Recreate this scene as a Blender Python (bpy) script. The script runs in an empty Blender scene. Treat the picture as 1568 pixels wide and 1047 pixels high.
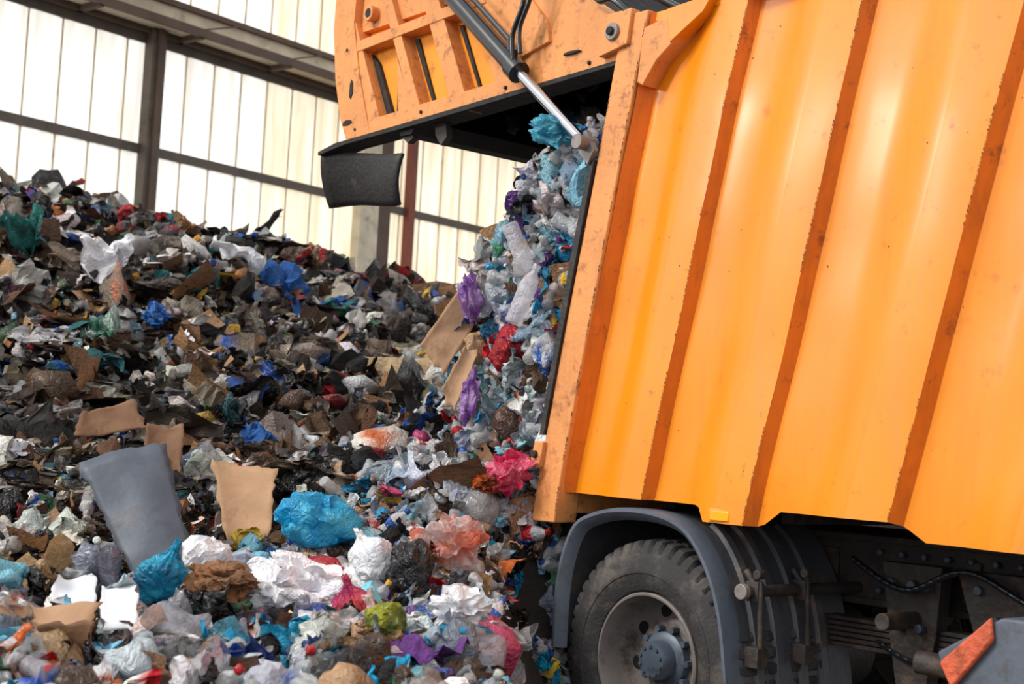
import bpy, bmesh, math, random
import numpy as np
from mathutils import Vector, Matrix, noise, Euler
random.seed(7); rng=np.random.default_rng(11)
scene=bpy.context.scene
def lin(c):
    return tuple((v/255/12.92 if v/255<=0.04045 else ((v/255+0.055)/1.055)**2.4) for v in c)
# ------------------------------------------------------------------ materials
def mat(name,col,rough=.5,metal=0,bump=0,bscale=20,var=.0,vscale=3,dirt=0,dcol=(60,45,35),dscale=6,coat=0,spec=.5,emit=0,streak=0,scol=(150,90,40)):
    m=bpy.data.materials.new(name); m.use_nodes=True
    nt=m.node_tree; N=nt.nodes; L=nt.links; b=N['Principled BSDF']
    tc=N.new('ShaderNodeTexCoord')
    c=N.new('ShaderNodeRGB'); c.outputs[0].default_value=(*lin(col),1); out=c.outputs[0]
    if var:
        n=N.new('ShaderNodeTexNoise'); n.inputs['Scale'].default_value=vscale; n.inputs['Detail'].default_value=6
        L.new(tc.outputs['Object'],n.inputs['Vector'])
        hs=N.new('ShaderNodeHueSaturation'); mr=N.new('ShaderNodeMapRange')
        mr.inputs[1].default_value=.3; mr.inputs[2].default_value=.7; mr.inputs[3].default_value=1-var; mr.inputs[4].default_value=1+var
        L.new(n.outputs[0],mr.inputs[0]); L.new(mr.outputs[0],hs.inputs['Value']); L.new(out,hs.inputs['Color']); out=hs.outputs[0]
    if streak:
        mp=N.new('ShaderNodeMapping'); mp.inputs['Scale'].default_value=(9,9,.8); mp.inputs['Rotation'].default_value=(0,math.radians(13),0)
        n=N.new('ShaderNodeTexNoise'); n.inputs['Scale'].default_value=1.6; n.inputs['Detail'].default_value=10; n.inputs['Roughness'].default_value=.7
        L.new(tc.outputs['Object'],mp.inputs[0]); L.new(mp.outputs[0],n.inputs['Vector'])
        cr=N.new('ShaderNodeValToRGB'); cr.color_ramp.elements[0].position=.48; cr.color_ramp.elements[1].position=.75; cr.color_ramp.elements[1].color=(streak,streak,streak,1); L.new(n.outputs[0],cr.inputs[0])
        mx=N.new('ShaderNodeMix'); mx.data_type='RGBA'; L.new(cr.outputs[0],mx.inputs[0]); L.new(out,mx.inputs[6]); mx.inputs[7].default_value=(*lin(scol),1); out=mx.outputs[2]
    if dirt:
        n=N.new('ShaderNodeTexNoise'); n.inputs['Scale'].default_value=dscale; n.inputs['Detail'].default_value=12; n.inputs['Roughness'].default_value=.72
        L.new(tc.outputs['Object'],n.inputs['Vector'])
        cr=N.new('ShaderNodeValToRGB'); cr.color_ramp.elements[0].position=.62-.2*dirt; cr.color_ramp.elements[1].position=.74-.1*dirt
        L.new(n.outputs[0],cr.inputs[0])
        mx=N.new('ShaderNodeMix'); mx.data_type='RGBA'; L.new(cr.outputs[0],mx.inputs[0]); L.new(out,mx.inputs[6]); mx.inputs[7].default_value=(*lin(dcol),1); out=mx.outputs[2]
    L.new(out,b.inputs['Base Color'])
    b.inputs['Roughness'].default_value=rough; b.inputs['Metallic'].default_value=metal
    b.inputs['Coat Weight'].default_value=coat; b.inputs['Coat Roughness'].default_value=.22; b.inputs['Specular IOR Level'].default_value=spec
    if emit: L.new(out,b.inputs['Emission Color']); b.inputs['Emission Strength'].default_value=emit
    if bump:
        n=N.new('ShaderNodeTexNoise'); n.inputs['Scale'].default_value=bscale; n.inputs['Detail'].default_value=8
        L.new(tc.outputs['Object'],n.inputs['Vector']); bp=N.new('ShaderNodeBump'); bp.inputs['Strength'].default_value=bump; bp.inputs['Distance'].default_value=.02
        L.new(n.outputs[0],bp.inputs['Height']); L.new(bp.outputs[0],b.inputs['Normal'])
    return m
M_or=mat('orange_paint',(250,146,4),.38,0,.06,4,.07,2,.10,(205,104,24),9,coat=.4,streak=.4,scol=(226,124,34))
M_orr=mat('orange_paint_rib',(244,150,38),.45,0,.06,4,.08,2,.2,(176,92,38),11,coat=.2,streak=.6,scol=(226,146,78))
M_orf=mat('orange_paint_weathered',(228,150,84),.58,0,.2,30,.12,3,.42,(142,84,48),13,streak=.75,scol=(196,130,82))
M_orw=mat('orange_paint_recess',(246,154,32),.5,0,.1,20,.1,4,.25,(130,66,30),6)
M_ors=mat('orange_paint_flank_shade',(234,120,14),.5,0,.1,20,.12,4,.25,(130,64,26),9,streak=.5,scol=(150,74,30))  # shade of the rib flanks put into a darker orange, plus grime
M_rust=mat('chipped_paint_rust',(96,58,36),.9)
M_dark=mat('grimy_steel_and_shade',(30,27,26),.75,0,.5,25,.3,6,.4,(60,48,40),5)  # grimy steel, also used for the painted shade in the tailgate recesses
M_blk=mat('black_rubber',(38,36,37),.6,0,.3,40,.2,8,.35,(78,68,62),6)
M_cyl=mat('black_enamel',(26,30,36),.3,0,.0,10,.1,5,coat=.4)
M_chr=mat('chromed_steel',(200,200,205),.18,1)
M_tire=mat('tyre_rubber',(56,54,55),.85,0,.3,60,.15,10,.6,(104,96,90),5)
M_rim=mat('wheel_rim_grey_paint',(138,130,126),.45,.2,.1,30,.15,6,.5,(80,68,60),8)
M_hub=mat('hub_blue_grey',(84,96,110),.45,.2,.1,30,.2,9,.5,(48,42,40),12)
M_fen=mat('fender_plastic',(92,100,112),.5,0,.1,30,.12,4,.5,(74,68,64),6)
M_skirt=mat('fender_skirt_plastic',(80,82,88),.5,0,.2,30,.15,4,.6,(114,100,90),6)
M_chs=mat('chassis_grime',(64,57,54),.65,.2,.4,30,.3,6,.5,(108,86,70),7)
M_frame=mat('window_frame_steel',(92,80,70),.6,0,.1,20,.2,5,.3,(60,46,38),4)
M_rpost=mat('red_brown_post',(132,66,48),.6,0,.1,20,.2,5)
M_conc=mat('concrete_pillar',(210,198,174),.85,0,.3,20,.15,5,.3,(120,104,88),3)
M_brn=mat('brown_steel',(96,78,66),.8,0,.3,20,.15,5)  # plain brown for beams, post strips and pillar side
M_beige=mat('beige_purlin',(206,190,166),.7,0,.2,20,.15,5,.3,(130,110,90),3)
M_ground=mat('dirty_concrete_ground',(80,74,68),.9,0,.5,8,.25,3,.5,(45,40,36),2)
M_soil=mat('garbage_soil',(40,32,27),.9,0,1,14,.4,9,.5,(20,17,15),12)
M_amber=mat('amber_lens',(255,160,20),.2,0,emit=.3,coat=.5)
M_refl=mat('red_orange_reflector',(210,96,62),.6,0,.6,30,.2,12,.55,(90,54,40),9)
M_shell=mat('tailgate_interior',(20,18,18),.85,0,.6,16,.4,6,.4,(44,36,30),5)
M_card=mat('cardboard',(172,136,104),.85,0,.2,30,.14,6,.4,(124,94,68),4)
M_cardd=mat('cardboard_wet',(118,86,62),.85,0,.3,30,.2,6,.4,(74,52,36),4)
M_greyb=mat('grey_plastic_board',(80,88,100),.55,0,.15,18,.15,3,.55,(66,62,60),4)
M_paper=mat('white_paper',(228,230,236),.7,0,.1,30,.05,5,.3,(170,190,215),14)
def film(name,col,trans=.25,clear=0,rough=.25,col2=None,vs=9):
    m=bpy.data.materials.new(name); m.use_nodes=True; nt=m.node_tree;N=nt.nodes;L=nt.links; bs=N['Principled BSDF']; out=N['Material Output']
    tc=N.new('ShaderNodeTexCoord'); n=N.new('ShaderNodeTexNoise'); n.inputs['Scale'].default_value=vs; n.inputs['Detail'].default_value=5; L.new(tc.outputs['Object'],n.inputs['Vector'])
    cr=N.new('ShaderNodeValToRGB'); cr.color_ramp.elements[0].position=.42; cr.color_ramp.elements[1].position=.6
    cr.color_ramp.elements[0].color=(*lin(col),1); cr.color_ramp.elements[1].color=(*lin(col2 or tuple(min(255,v*.82+20) for v in col)),1)
    L.new(n.outputs[0],cr.inputs[0]); L.new(cr.outputs[0],bs.inputs['Base Color']); bs.inputs['Roughness'].default_value=rough
    n3=N.new('ShaderNodeTexNoise'); n3.inputs['Scale'].default_value=20; n3.inputs['Detail'].default_value=3; n3.inputs['Distortion'].default_value=2.2; L.new(tc.outputs['Object'],n3.inputs['Vector'])
    bp=N.new('ShaderNodeBump'); bp.inputs['Strength'].default_value=.7; bp.inputs['Distance'].default_value=.03; L.new(n3.outputs[0],bp.inputs['Height']); L.new(bp.outputs[0],bs.inputs['Normal'])
    tr=N.new('ShaderNodeBsdfTranslucent'); L.new(cr.outputs[0],tr.inputs[0]); ms=N.new('ShaderNodeMixShader'); ms.inputs[0].default_value=trans
    L.new(bs.outputs[0],ms.inputs[1]); L.new(tr.outputs[0],ms.inputs[2]); o=ms.outputs[0]
    if clear:
        tp=N.new('ShaderNodeBsdfTransparent'); m2=N.new('ShaderNodeMixShader'); m2.inputs[0].default_value=clear; L.new(o,m2.inputs[1]); L.new(tp.outputs[0],m2.inputs[2]); o=m2.outputs[0]
    L.new(o,out.inputs[0]); return m
# ------------------------------------------------------------------ mesh helper
class B:
    def __init__(s): s.v=[];s.f=[];s.m=[];s.mats=[]
    def mi(s,m):
        if m not in s.mats: s.mats.append(m)
        return s.mats.index(m)
    def add(s,v,f,m):
        o=len(s.v); s.v+= [tuple(p) for p in v]; k=s.mi(m)
        for a in f: s.f.append([o+i for i in a]); s.m.append(k)
    def box(s,a,b,m):
        x0,y0,z0_,x1,y1,z1=*a,*b
        v=[(x,y,z) for z in (z0_,z1) for y in (y0,y1) for x in (x0,x1)]
        s.add(v,[(0,2,3,1),(4,5,7,6),(0,1,5,4),(2,6,7,3),(0,4,6,2),(1,3,7,5)],m)
    def prism(s,poly,w0,w1,m):
        n=len(poly); v=[(p[0],w0,p[1]) for p in poly]+[(p[0],w1,p[1]) for p in poly]
        f=[tuple(range(n)),tuple(range(2*n-1,n-1,-1))]+[(i,n+i,n+(i+1)%n,(i+1)%n) for i in range(n)]
        s.add(v,f,m)
    def cyl(s,p,q,r,m,n=20,r2=None):
        p=Vector(p);q=Vector(q);d=(q-p).normalized(); a=d.orthogonal().normalized(); b=d.cross(a); r2=r if r2 is None else r2
        v=[p+(a*math.cos(2*math.pi*i/n)+b*math.sin(2*math.pi*i/n))*r for i in range(n)]+[q+(a*math.cos(2*math.pi*i/n)+b*math.sin(2*math.pi*i/n))*r2 for i in range(n)]
        s.add(v,[(i,(i+1)%n,n+(i+1)%n,n+i) for i in range(n)]+[tuple(range(n-1,-1,-1)),tuple(range(n,2*n))],m)
    def path(s,pts,r,m,n=10):
        for a,b in zip(pts[:-1],pts[1:]): s.cyl(a,b,r,m,n)
    def rev(s,prof,c,m,n=96,mod=None):
        v=[]
        for i in range(n):
            a=2*math.pi*i/n
            for j,(r,w) in enumerate(prof):
                rr=r-(mod(i,j) if mod else 0)
                v.append((c[0]+rr*math.cos(a),w,c[1]+rr*math.sin(a)))
        k=len(prof); f=[]
        for i in range(n):
            for j in range(k-1):
                a0=i*k+j; b0=((i+1)%n)*k+j
                f.append((a0,b0,b0+1,a0+1))
        s.add(v,f,m)
    def obj(s,name,parent=None,bevel=0,ang=35,smooth=True):
        me=bpy.data.meshes.new(name); me.from_pydata(s.v,[],s.f)
        for m in s.mats: me.materials.append(m)
        me.polygons.foreach_set('material_index',s.m)
        bm=bmesh.new(); bm.from_mesh(me); bmesh.ops.recalc_face_normals(bm,faces=bm.faces[:]); bm.to_mesh(me); bm.free()
        if smooth:
            me.polygons.foreach_set('use_smooth',[True]*len(me.polygons)); me.set_sharp_from_angle(angle=math.radians(ang))
        o=bpy.data.objects.new(name,me); scene.collection.objects.link(o)
        if parent: o.parent=parent
        if bevel:
            md=o.modifiers.new('bevel','BEVEL'); md.width=bevel; md.segments=2; md.limit_method='ANGLE'
        return o
def empty(name,loc,rz):
    o=bpy.data.objects.new(name,None); o.location=loc; o.rotation_euler=(0,0,rz); scene.collection.objects.link(o); return o
# ------------------------------------------------------------------ TRUCK (local: x forward, y inward, z up)
truck=empty('garbage_truck',(0.6235,6.0792,0),math.radians(-50))
ZT=3.33
def zb(s):
    pts=[(-.55,1.195),(.255,1.19),(.31,1.125),(.58,1.125),(.66,1.19),(1.20,1.19),(1.33,1.125),(5.5,1.125)]
    return float(np.interp(s,[p[0] for p in pts],[p[1] for p in pts]))
def kk(s): return float(np.interp(s,[-.72,-.4,0,.6,1.19,2],[.2,.225,.235,.24,.265,.27]))
cols=[]
per=[(-.525,-.40,-.20,-.06),(-.032,.10,.36,.53),(.562,.74,1.0,1.19),(1.225,1.42,1.70,1.90),(1.935,2.1,2.4,2.6),(2.635,2.8,3.1,3.3),(3.335,3.5,3.8,4.0),(4.035,4.2,4.5,4.7)]
D=.055
cols.append((-.56,-.02,0))
for (a,b,c,d) in per:
    cols.append((a,D,1)); cols.append((a+.03,D+.004,0))
    for i in range(0,9):
        q=i/8; cols.append((b+(c-b)*q, D*(.5+.5*math.cos(math.pi*q)),0))
    cols.append((d-.05,-.003,2)); cols.append((d,0,2))
cols.append((5.0,0,0))
extra=[.255,.31,.66,1.33]
for e in extra:
    if all(abs(e-c[0])>.012 for c in cols):
        xs=[c[0] for c in cols]; ws=[c[1] for c in cols]
        cols.append((e,float(np.interp(e,xs,ws)),0)); cols.sort(key=lambda q:q[0])
b=B(); R=34
nv=[]
def dent(s,z): return .012*noise.noise(Vector((s*2.0,z*1.3,3)))+.008*noise.noise(Vector((s*4,z*2.6,7)))
for (s,w,_) in cols:
    for r in range(R+1):
        z=zb(s)+(ZT-zb(s))*r/R
        nv.append((s+kk(s)*(z-1.19),w+dent(s,z),z))
fo=[];fl=[];fr=[]
for i in range(len(cols)-1):
    t_=cols[i+1][2]
    for r in range(R):
        q=(i*(R+1)+r,(i+1)*(R+1)+r,(i+1)*(R+1)+r+1,i*(R+1)+r+1)
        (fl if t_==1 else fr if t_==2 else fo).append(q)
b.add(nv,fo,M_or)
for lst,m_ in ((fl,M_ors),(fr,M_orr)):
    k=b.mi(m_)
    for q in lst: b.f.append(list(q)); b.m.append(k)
b.obj('container_side_near',truck,ang=28)
b=B()
def flake(x,w,z,a,h):
    n=6; v=[]
    for i in range(n):
        t=2*math.pi*i/n; r_=random.uniform(.6,1.2); v.append((x+a*r_*math.cos(t),w,z+h*r_*math.sin(t)))
    b.add(v,[tuple(range(n))],M_rust)
for e,(s0,amt) in enumerate(((-.06,.05),(.53,.05),(1.19,.2),(1.90,.25))):
    z=zb(s0)+.01
    while z<ZT-.01:
        l=random.uniform(.004,.016)
        nv_=noise.noise(Vector((s0*7,z*3,1)))+.6*noise.noise(Vector((s0*7,z*17,5)))
        if nv_>amt:
            x=s0+kk(s0)*(z-1.19); flake(x-.001,dent(s0,z)-.003,z,random.uniform(.0008,.003),l*.6)
        z+=l
for e in range(60):
    z=random.uniform(1.2,3.3); s0=random.uniform(-.5,2.2); x=s0+kk(s0)*(z-1.19)
    xs=[c[0] for c in cols]; ws=[c[1] for c in cols]; w=float(np.interp(s0,xs,ws))+dent(s0,z); r_=random.uniform(.001,.0035)
    flake(x,w-.002,z,r_,r_*random.uniform(.6,2))
z=1.1
while z<3.3:
    l=random.uniform(.005,.02)
    if noise.noise(Vector((3,z*9,1)))>.0:
        x=float(np.interp(z,[1.055,1.25,1.9,2.6,3.34],[-.565,-.54,-.41,-.265,-.115])); flake(x-.003,-.0365,z,random.uniform(.001,.005),l*.5)
    if noise.noise(Vector((9,z*7,1)))>.1:
        x=float(np.interp(z,[1.055,1.25,1.9,2.6,3.34],[-.725,-.69,-.565,-.415,-.27])); flake(x+.005,-.0365,z,random.uniform(.001,.006),l*.5)
    z+=l
b.obj('paint_chips',truck,smooth=False)
b=B()
def sl(s,z): return s+kk(s)*(z-1.19)
b.prism([(sl(-.66,1.19),1.19),(5.0,1.19),(5.6,ZT),(sl(-.66,ZT),ZT)],2.36,2.44,M_or)
b.prism([(sl(-.6,ZT),ZT-.04),(5.55,ZT-.04),(5.55,ZT),(sl(-.6,ZT),ZT)],.0,2.44,M_or)
b.prism([(-.55,1.21),(5.0,1.21),(5.0,1.26),(-.55,1.26)],.07,2.40,M_dark)
b.prism([(4.95,1.2),(5.0,1.2),(5.6,ZT),(5.5,ZT)],.03,2.42,M_or)
b.obj('container_shell',truck)
b=B()
def post(w0,w1):
    zz=[1.055,1.25,1.9,2.6,3.34]
    lo=[-.725,-.69,-.565,-.415,-.27]; hi=[-.565,-.54,-.41,-.265,-.115]
    b.prism([(s,z) for s,z in zip(lo,zz)]+[(s,z) for s,z in reversed(list(zip(hi,zz)))],w0,w1,M_orf)
post(-.035,.10); post(2.32,2.46)
b.box((-.66,.0,1.1),(-.56,2.4,1.22),M_orf); b.box((-.24,.0,3.22),(-.13,2.4,3.34),M_orf)
b.prism([(-.735,1.30),(-.66,1.30),(-.64,1.42),(-.70,1.42)],-.06,.0,M_orf)
b.cyl((-.69,-.075,1.36),(-.69,-.03,1.36),.018,M_dark,12)
b.obj('rear_frame_post',truck,bevel=.006)
b=B()
b.prism([(-.14,3.26),(.24,3.325),(.20,3.27),(-.05,3.10),(-.13,3.0),(-.165,3.02)],-.035,.06,M_orf)
b.prism([(.0,3.315),(.27,3.33),(.22,3.26),(.03,3.16)],-.042,.03,M_or)
b.obj('corner_gusset',truck,bevel=.005)
b=B()
zz=[1.45,1.6,1.8,2.1,2.4,2.6,2.70]
b.prism([(-.732+.2*(z-1.19)-.010*math.sin((z-1.45)/1.29*math.pi),z) for z in zz]+[(-.705+.2*(z-1.19),z) for z in reversed(zz)],-.05,.03,M_blk)
b.obj('rubber_seal',truck)
b=B()
b.box((.345,-.012,1.135),(.445,.02,1.175),M_amber); b.box((.335,-.004,1.127),(.455,.03,1.183),M_orf)
b.obj('side_marker_lamp',truck,bevel=.004)
# tailgate
b=B()
outl=[(-.27,3.14),(-.9,3.115),(-1.48,3.095),(-1.98,3.07),(-2.5,3.06),(-2.58,3.2),(-2.66,3.45),(-2.71,3.75),(-2.70,4.1),(-2.6,4.5),(-1.9,4.7),(-1.2,4.2),(-.75,3.62),(-.42,3.40),(-.22,3.32)]
b.prism(outl,.075,.10,M_orw)
b.prism(outl,2.34,2.4,M_orw)
def ribb(s0,s1,z0,z1,w0=0,k=-.5,m=M_orf,w1=.076):
    b.prism([(s0+k*(z0-3.12),z0),(s1+k*(z0-3.12),z0),(s1+k*(z1-3.12),z1),(s0+k*(z1-3.12),z1)],w0,w1,m)
b.prism([(-2.5,3.06),(-2.58,3.2),(-2.66,3.45),(-2.71,3.75),(-2.70,4.1),(-2.6,4.5),(-2.45,4.5),(-2.50,3.75),(-2.42,3.45),(-2.30,3.14),(-2.26,3.06)],-.02,.075,M_orf)
ribb(-2.30,-2.18,3.08,4.45,-.01)
ribb(-1.88,-1.80,3.08,4.5,-.01)
ribb(-1.54,-1.41,3.08,4.4,-.01)
b.prism([(-2.20,3.16),(-2.15,3.16),(-2.33,3.50),(-2.42,3.58)],.05,.0765,M_dark)  # dark patch painting the shade on the left side of this recess
b.prism([(-2.05,3.17),(-1.99,3.17),(-2.06,3.42)],.0,.076,M_dark)
b.prism([(-2.03,3.17),(-1.90,3.17),(-2.07,3.47)],-.005,.076,M_orf)
b.prism([(-1.80,3.18),(-1.775,3.18),(-1.97,3.58),(-2.01,3.58)],.06,.0765,M_dark)  # painted shade along the edge of the middle recess
b.prism([(-1.41,3.20),(-1.39,3.20),(-1.58,3.58),(-1.61,3.58)],.06,.0765,M_dark)  # thin dark sliver as painted shade in the right recess
b.prism([(-.27,3.14),(-.9,3.115),(-1.98,3.07),(-2.5,3.06),(-2.5,3.15),(-1.98,3.17),(-.9,3.20),(-.27,3.21)],-.015,.075,M_orf)
b.prism([(-2.56,3.57),(-1.3,3.62),(-1.32,3.68),(-2.58,3.63)],-.015,.075,M_orf)
b.prism([(-2.62,3.70),(-1.4,3.70),(-1.6,4.5),(-2.5,4.55)],.03,.075,M_orf)
b.prism([(-.28,3.16),(-1.17,3.14),(-1.46,3.75),(-1.6,4.5),(-1.3,4.3),(-.75,3.62),(-.42,3.40),(-.23,3.31)],-.01,.075,M_orf)
b.prism([(-1.02,3.27),(-1.08,3.50),(-.95,3.58),(-.8,3.42),(-.78,3.32)],-.03,.0,M_orf)
for s,z in ((-2.42,3.12),(-1.8,3.13),(-1.1,3.15),(-.5,3.17),(-2.55,3.6)): b.cyl((s,-.025,z),(s,-.01,z),.010,M_dark,10)
b.cyl((-2.36,-.02,3.78),(-2.36,.03,3.78),.045,M_orf,20); b.cyl((-2.36,-.022,3.78),(-2.36,.0,3.78),.028,M_dark,16)
for (s,z,a,l) in ((-2.48,3.36,.02,.10),(-2.5,3.17,.05,.03),(-.62,3.24,.06,.015)):
    b.prism([(s-a,z-l*.4),(s,z-l*.6),(s+a,z-l*.2),(s+a*.7,z+l*.4),(s-a*.3,z+l*.6),(s-a*.9,z+l*.3)],-.024,.0,M_dark)
b.obj('tailgate_side_plates',truck,bevel=.006)
b=B()
path=[(-1.98,3.08),(-2.15,3.35),(-2.4,3.7),(-2.6,4.2),(-2.55,4.5),(-1.9,4.65),(-1.2,4.15),(-.75,3.6),(-.42,3.38)]
for p,q in zip(path[:-1],path[1:]):
    d=Vector((q[0]-p[0],q[1]-p[1])).normalized(); nn=Vector((-d.y,d.x))*.03
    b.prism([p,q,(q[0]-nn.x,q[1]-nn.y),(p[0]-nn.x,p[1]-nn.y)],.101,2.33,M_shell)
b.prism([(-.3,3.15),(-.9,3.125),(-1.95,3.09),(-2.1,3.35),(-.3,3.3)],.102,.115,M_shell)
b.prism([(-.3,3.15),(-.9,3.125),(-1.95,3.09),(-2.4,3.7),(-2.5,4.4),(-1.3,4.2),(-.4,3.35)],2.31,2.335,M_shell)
b.prism([(-2.78,3.015),(-2.5,3.045),(-1.95,3.06),(-1.4,3.08),(-.3,3.125),(-.3,3.145),(-1.98,3.085),(-2.6,3.065),(-2.78,3.035)],-.03,.12,M_dark)
b.prism([(-2.0,3.03),(-1.90,3.03),(-1.86,3.10),(-2.03,3.10)],.0,2.3,M_dark)
for s,wq,l in ((-1.98,.02,.06),(-1.72,.05,.10),(-1.45,.6,.12),(-1.3,.7,.16)):
    b.prism([(s-.04,3.08),(s+.05,3.08),(s+.07,3.05-l*.6),(s+.02,3.05-l),(s-.03,3.06-l*.5)],wq,wq+.04,M_chs)
b.obj('tailgate_hopper',truck)
b=B()
n=12; v=[];f=[]
for i in range(n+1):
    for j in range(9):
        u=i/n; q=j/8
        s=(-2.80+.84*u)*(1-q)+(-2.90+.86*u)*q; z=(3.03-.09*u)*(1-q)+(2.75-.07*u)*q
        v.append((s,.02+.05*math.sin(u*3+q)+.10*q*q-.02*u,z+.012*math.sin(u*5)))
for i in range(n):
    for j in range(8): f.append((i*9+j,(i+1)*9+j,(i+1)*9+j+1,i*9+j+1))
b.add(v,f,M_blk)
o=b.obj('rubber_flap',truck); md=o.modifiers.new('sol','SOLIDIFY'); md.thickness=.02
b=B()
b.cyl((-.31,-.07,3.27),(-.31,.1,3.27),.04,M_rim,24); b.cyl((-.31,-.085,3.27),(-.31,-.07,3.27),.02,M_dark,20)
b.prism([(-.40,3.17),(-.22,3.2),(-.20,3.36),(-.38,3.36)],-.055,-.0,M_orf)
b.obj('tailgate_hinge',truck,bevel=.004)
b=B()
A=Vector((-2.35,-.09,4.42)); K=Vector((-.93,-.09,3.19)); E=Vector((-.45,-.09,2.79))
b.cyl(A,K,.046,M_cyl,28); b.cyl(K-(E-K).normalized()*.05,K+(E-K).normalized()*.02,.056,M_cyl,28)
b.cyl(K,E,.026,M_chr,24)
b.cyl(E+Vector((0,-.03,-.01)),E+Vector((0,.08,-.01)),.034,M_rim,24)
b.prism([(-.50,2.82),(-.45,2.84),(-.39,2.74),(-.43,2.68),(-.49,2.74)],-.065,-.035,M_rim)
off=Vector((.05,0,.065)); b.path([A+off,K+off+Vector((-.12,0,.1)),K+Vector((-.06,0,.05))],.014,M_cyl)
b.cyl(K+Vector((-.04,-.02,.0)),K+Vector((-.0,-.02,.1)),.02,M_dark)
b.obj('hydraulic_cylinder',truck,ang=50)
b=B()
hp=[(-.93,-.12,3.24),(-.93,-.13,3.36),(-.85,-.14,3.50),(-.86,-.14,3.66),(-.95,-.12,3.85),(-1.1,-.1,4.1)]
def smooth(pts,n=8):
    out=[]
    P=[Vector(p) for p in pts]; P=[P[0]]+P+[P[-1]]
    for i in range(1,len(P)-2):
        for k in range(n):
            t=k/n; out.append(.5*((2*P[i])+(-P[i-1]+P[i+1])*t+(2*P[i-1]-5*P[i]+4*P[i+1]-P[i+2])*t*t+(-P[i-1]+3*P[i]-3*P[i+1]+P[i+2])*t**3))
    return out+[P[-1]]
b.path(smooth(hp),.013,M_cyl); b.path(smooth([(p[0]+.05,p[1],p[2]+.02) for p in hp]),.012,M_cyl)
b.path(smooth([(-.22,-.03,3.33),(-.32,-.06,3.42),(-.42,-.05,3.44),(-.5,-.03,3.55),(-.45,0,3.8)]),.016,M_cyl)
b.path(smooth([(-.05,.1,3.36),(-.2,.05,3.45),(-.33,.03,3.5),(-.4,.03,3.62)]),.018,M_cyl)
b.obj('hydraulic_hoses',truck,ang=60)
# ---------- wheels
def wheel(cx,name,w0=.0):
    b=B(); c=(cx,.51)
    prof=[(.285,.05),(.30,.015),(.325,.0),(.37,-.012),(.372,-.016),(.385,-.016),(.387,-.012),(.43,-.006),(.455,.004),(.478,.016),(.492,.022),(.508,.034),(.512,.05),(.515,.095),(.500,.10),(.500,.115),(.516,.12),(.516,.19),(.5,.195),(.5,.21),(.515,.215),(.512,.27),(.49,.30),(.42,.32),(.29,.30)]
    prof=[(r,w+w0) for r,w in prof]
    b.rev(prof,c,M_tire,192,lambda i,j:(.024 if (i%4==0 and 9<=j<=21) else 0))
    b.obj(name+'_tyre',truck,ang=30)
    b=B()
    prof=[(.287,.05),(.290,.012),(.284,.004),(.276,.006),(.268,.03),(.262,.10),(.25,.150),(.235,.172),(.20,.178),(.165,.165),(.150,.160),(.118,.160)]
    b.rev([(r,w+w0) for r,w in prof],c,M_rim,96)
    for i in range(8):
        a=i*math.pi/4+.2; p=Vector((cx+.205*math.cos(a),w0+.171,c[1]+.205*math.sin(a)))
        b.cyl(p,p+Vector((0,.01,0)),.029,M_shell,20)
    prof=[(.122,.162),(.120,.125),(.108,.115),(.085,.112),(.080,.06),(.07,.045),(.03,.04),(.0005,.04)]
    b.rev([(r,w+w0) for r,w in prof],c,M_hub,48)
    for i in range(10):
        a=i*math.pi/5; p=Vector((cx+.135*math.cos(a),w0+.120,c[1]+.135*math.sin(a)))
        b.cyl(p,p+Vector((0,.05,0)),.015,M_hub,6)
        a+=.3; p=Vector((cx+.06*math.cos(a),w0+.036,c[1]+.06*math.sin(a))); b.cyl(p,p+Vector((0,.02,0)),.008,M_hub,6)
    b.obj(name+'_rim',truck,ang=35)
wheel(-.03,'rear_wheel',.03)
wheel(-.03,'rear_inner_wheel',.36)
wheel(-.03,'rear_far_wheel',2.0)
wheel(3.3,'front_wheel',.03); wheel(3.3,'front_far_wheel',2.0)
b=B(); b.cyl((-.03,.3,.51),(-.03,2.1,.51),.09,M_chs); b.cyl((3.3,.3,.51),(3.3,2.1,.51),.09,M_chs); b.cyl((-.03,1.0,.51),(-.03,1.4,.51),.2,M_chs); b.obj('axles',truck)
# ---------- fender
b=B()
fp=smooth([(-.56,0,.50),(-.555,0,.75),(-.52,0,.93),(-.45,0,1.06),(-.34,0,1.115),(-.2,0,1.145),(-.02,0,1.15),(.14,0,1.125),(.26,0,1.06),(.36,0,.93),(.43,0,.76),(.47,0,.55),(.50,0,.33)],4)
P2=[(p.x,p.z) for p in fp]
def off2(pts,d):
    o=[]
    for i,p in enumerate(pts):
        a=Vector(pts[max(0,i-1)]); c=Vector(pts[min(len(pts)-1,i+1)]); t=(c-a).normalized(); nn=Vector((-t.y,t.x)); o.append((p[0]+nn.x*d,p[1]+nn.y*d))
    return o
n=len(P2)
sec=[(-.05,.03),(-.035,.0),(-.015,-.02),(.0,-.02),(.004,.01),(.004,.08),(.0,.10),(.0,.74),(.008,.78),(-.02,.78),(-.02,.06),(-.03,.03)]
v=[];f=[]
rings=[off2(P2,d) for d,_ in sec]
for i in range(n):
    for j,(d,w) in enumerate(sec): v.append((rings[j][i][0],w,rings[j][i][1]))
k=len(sec); lip=[];sk=[]
for i in range(n-1):
    for j in range(k): (lip if j<5 or j>9 else sk).append((i*k+j,(i+1)*k+j,(i+1)*k+(j+1)%k,i*k+(j+1)%k))
b.add(v,lip,M_fen); kk2=b.mi(M_skirt)
for q in sk: b.f.append(list(q)); b.m.append(kk2)
fo=off2(P2,.016); idx=[i for i in range(n) if P2[i][0]>.2]
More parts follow.
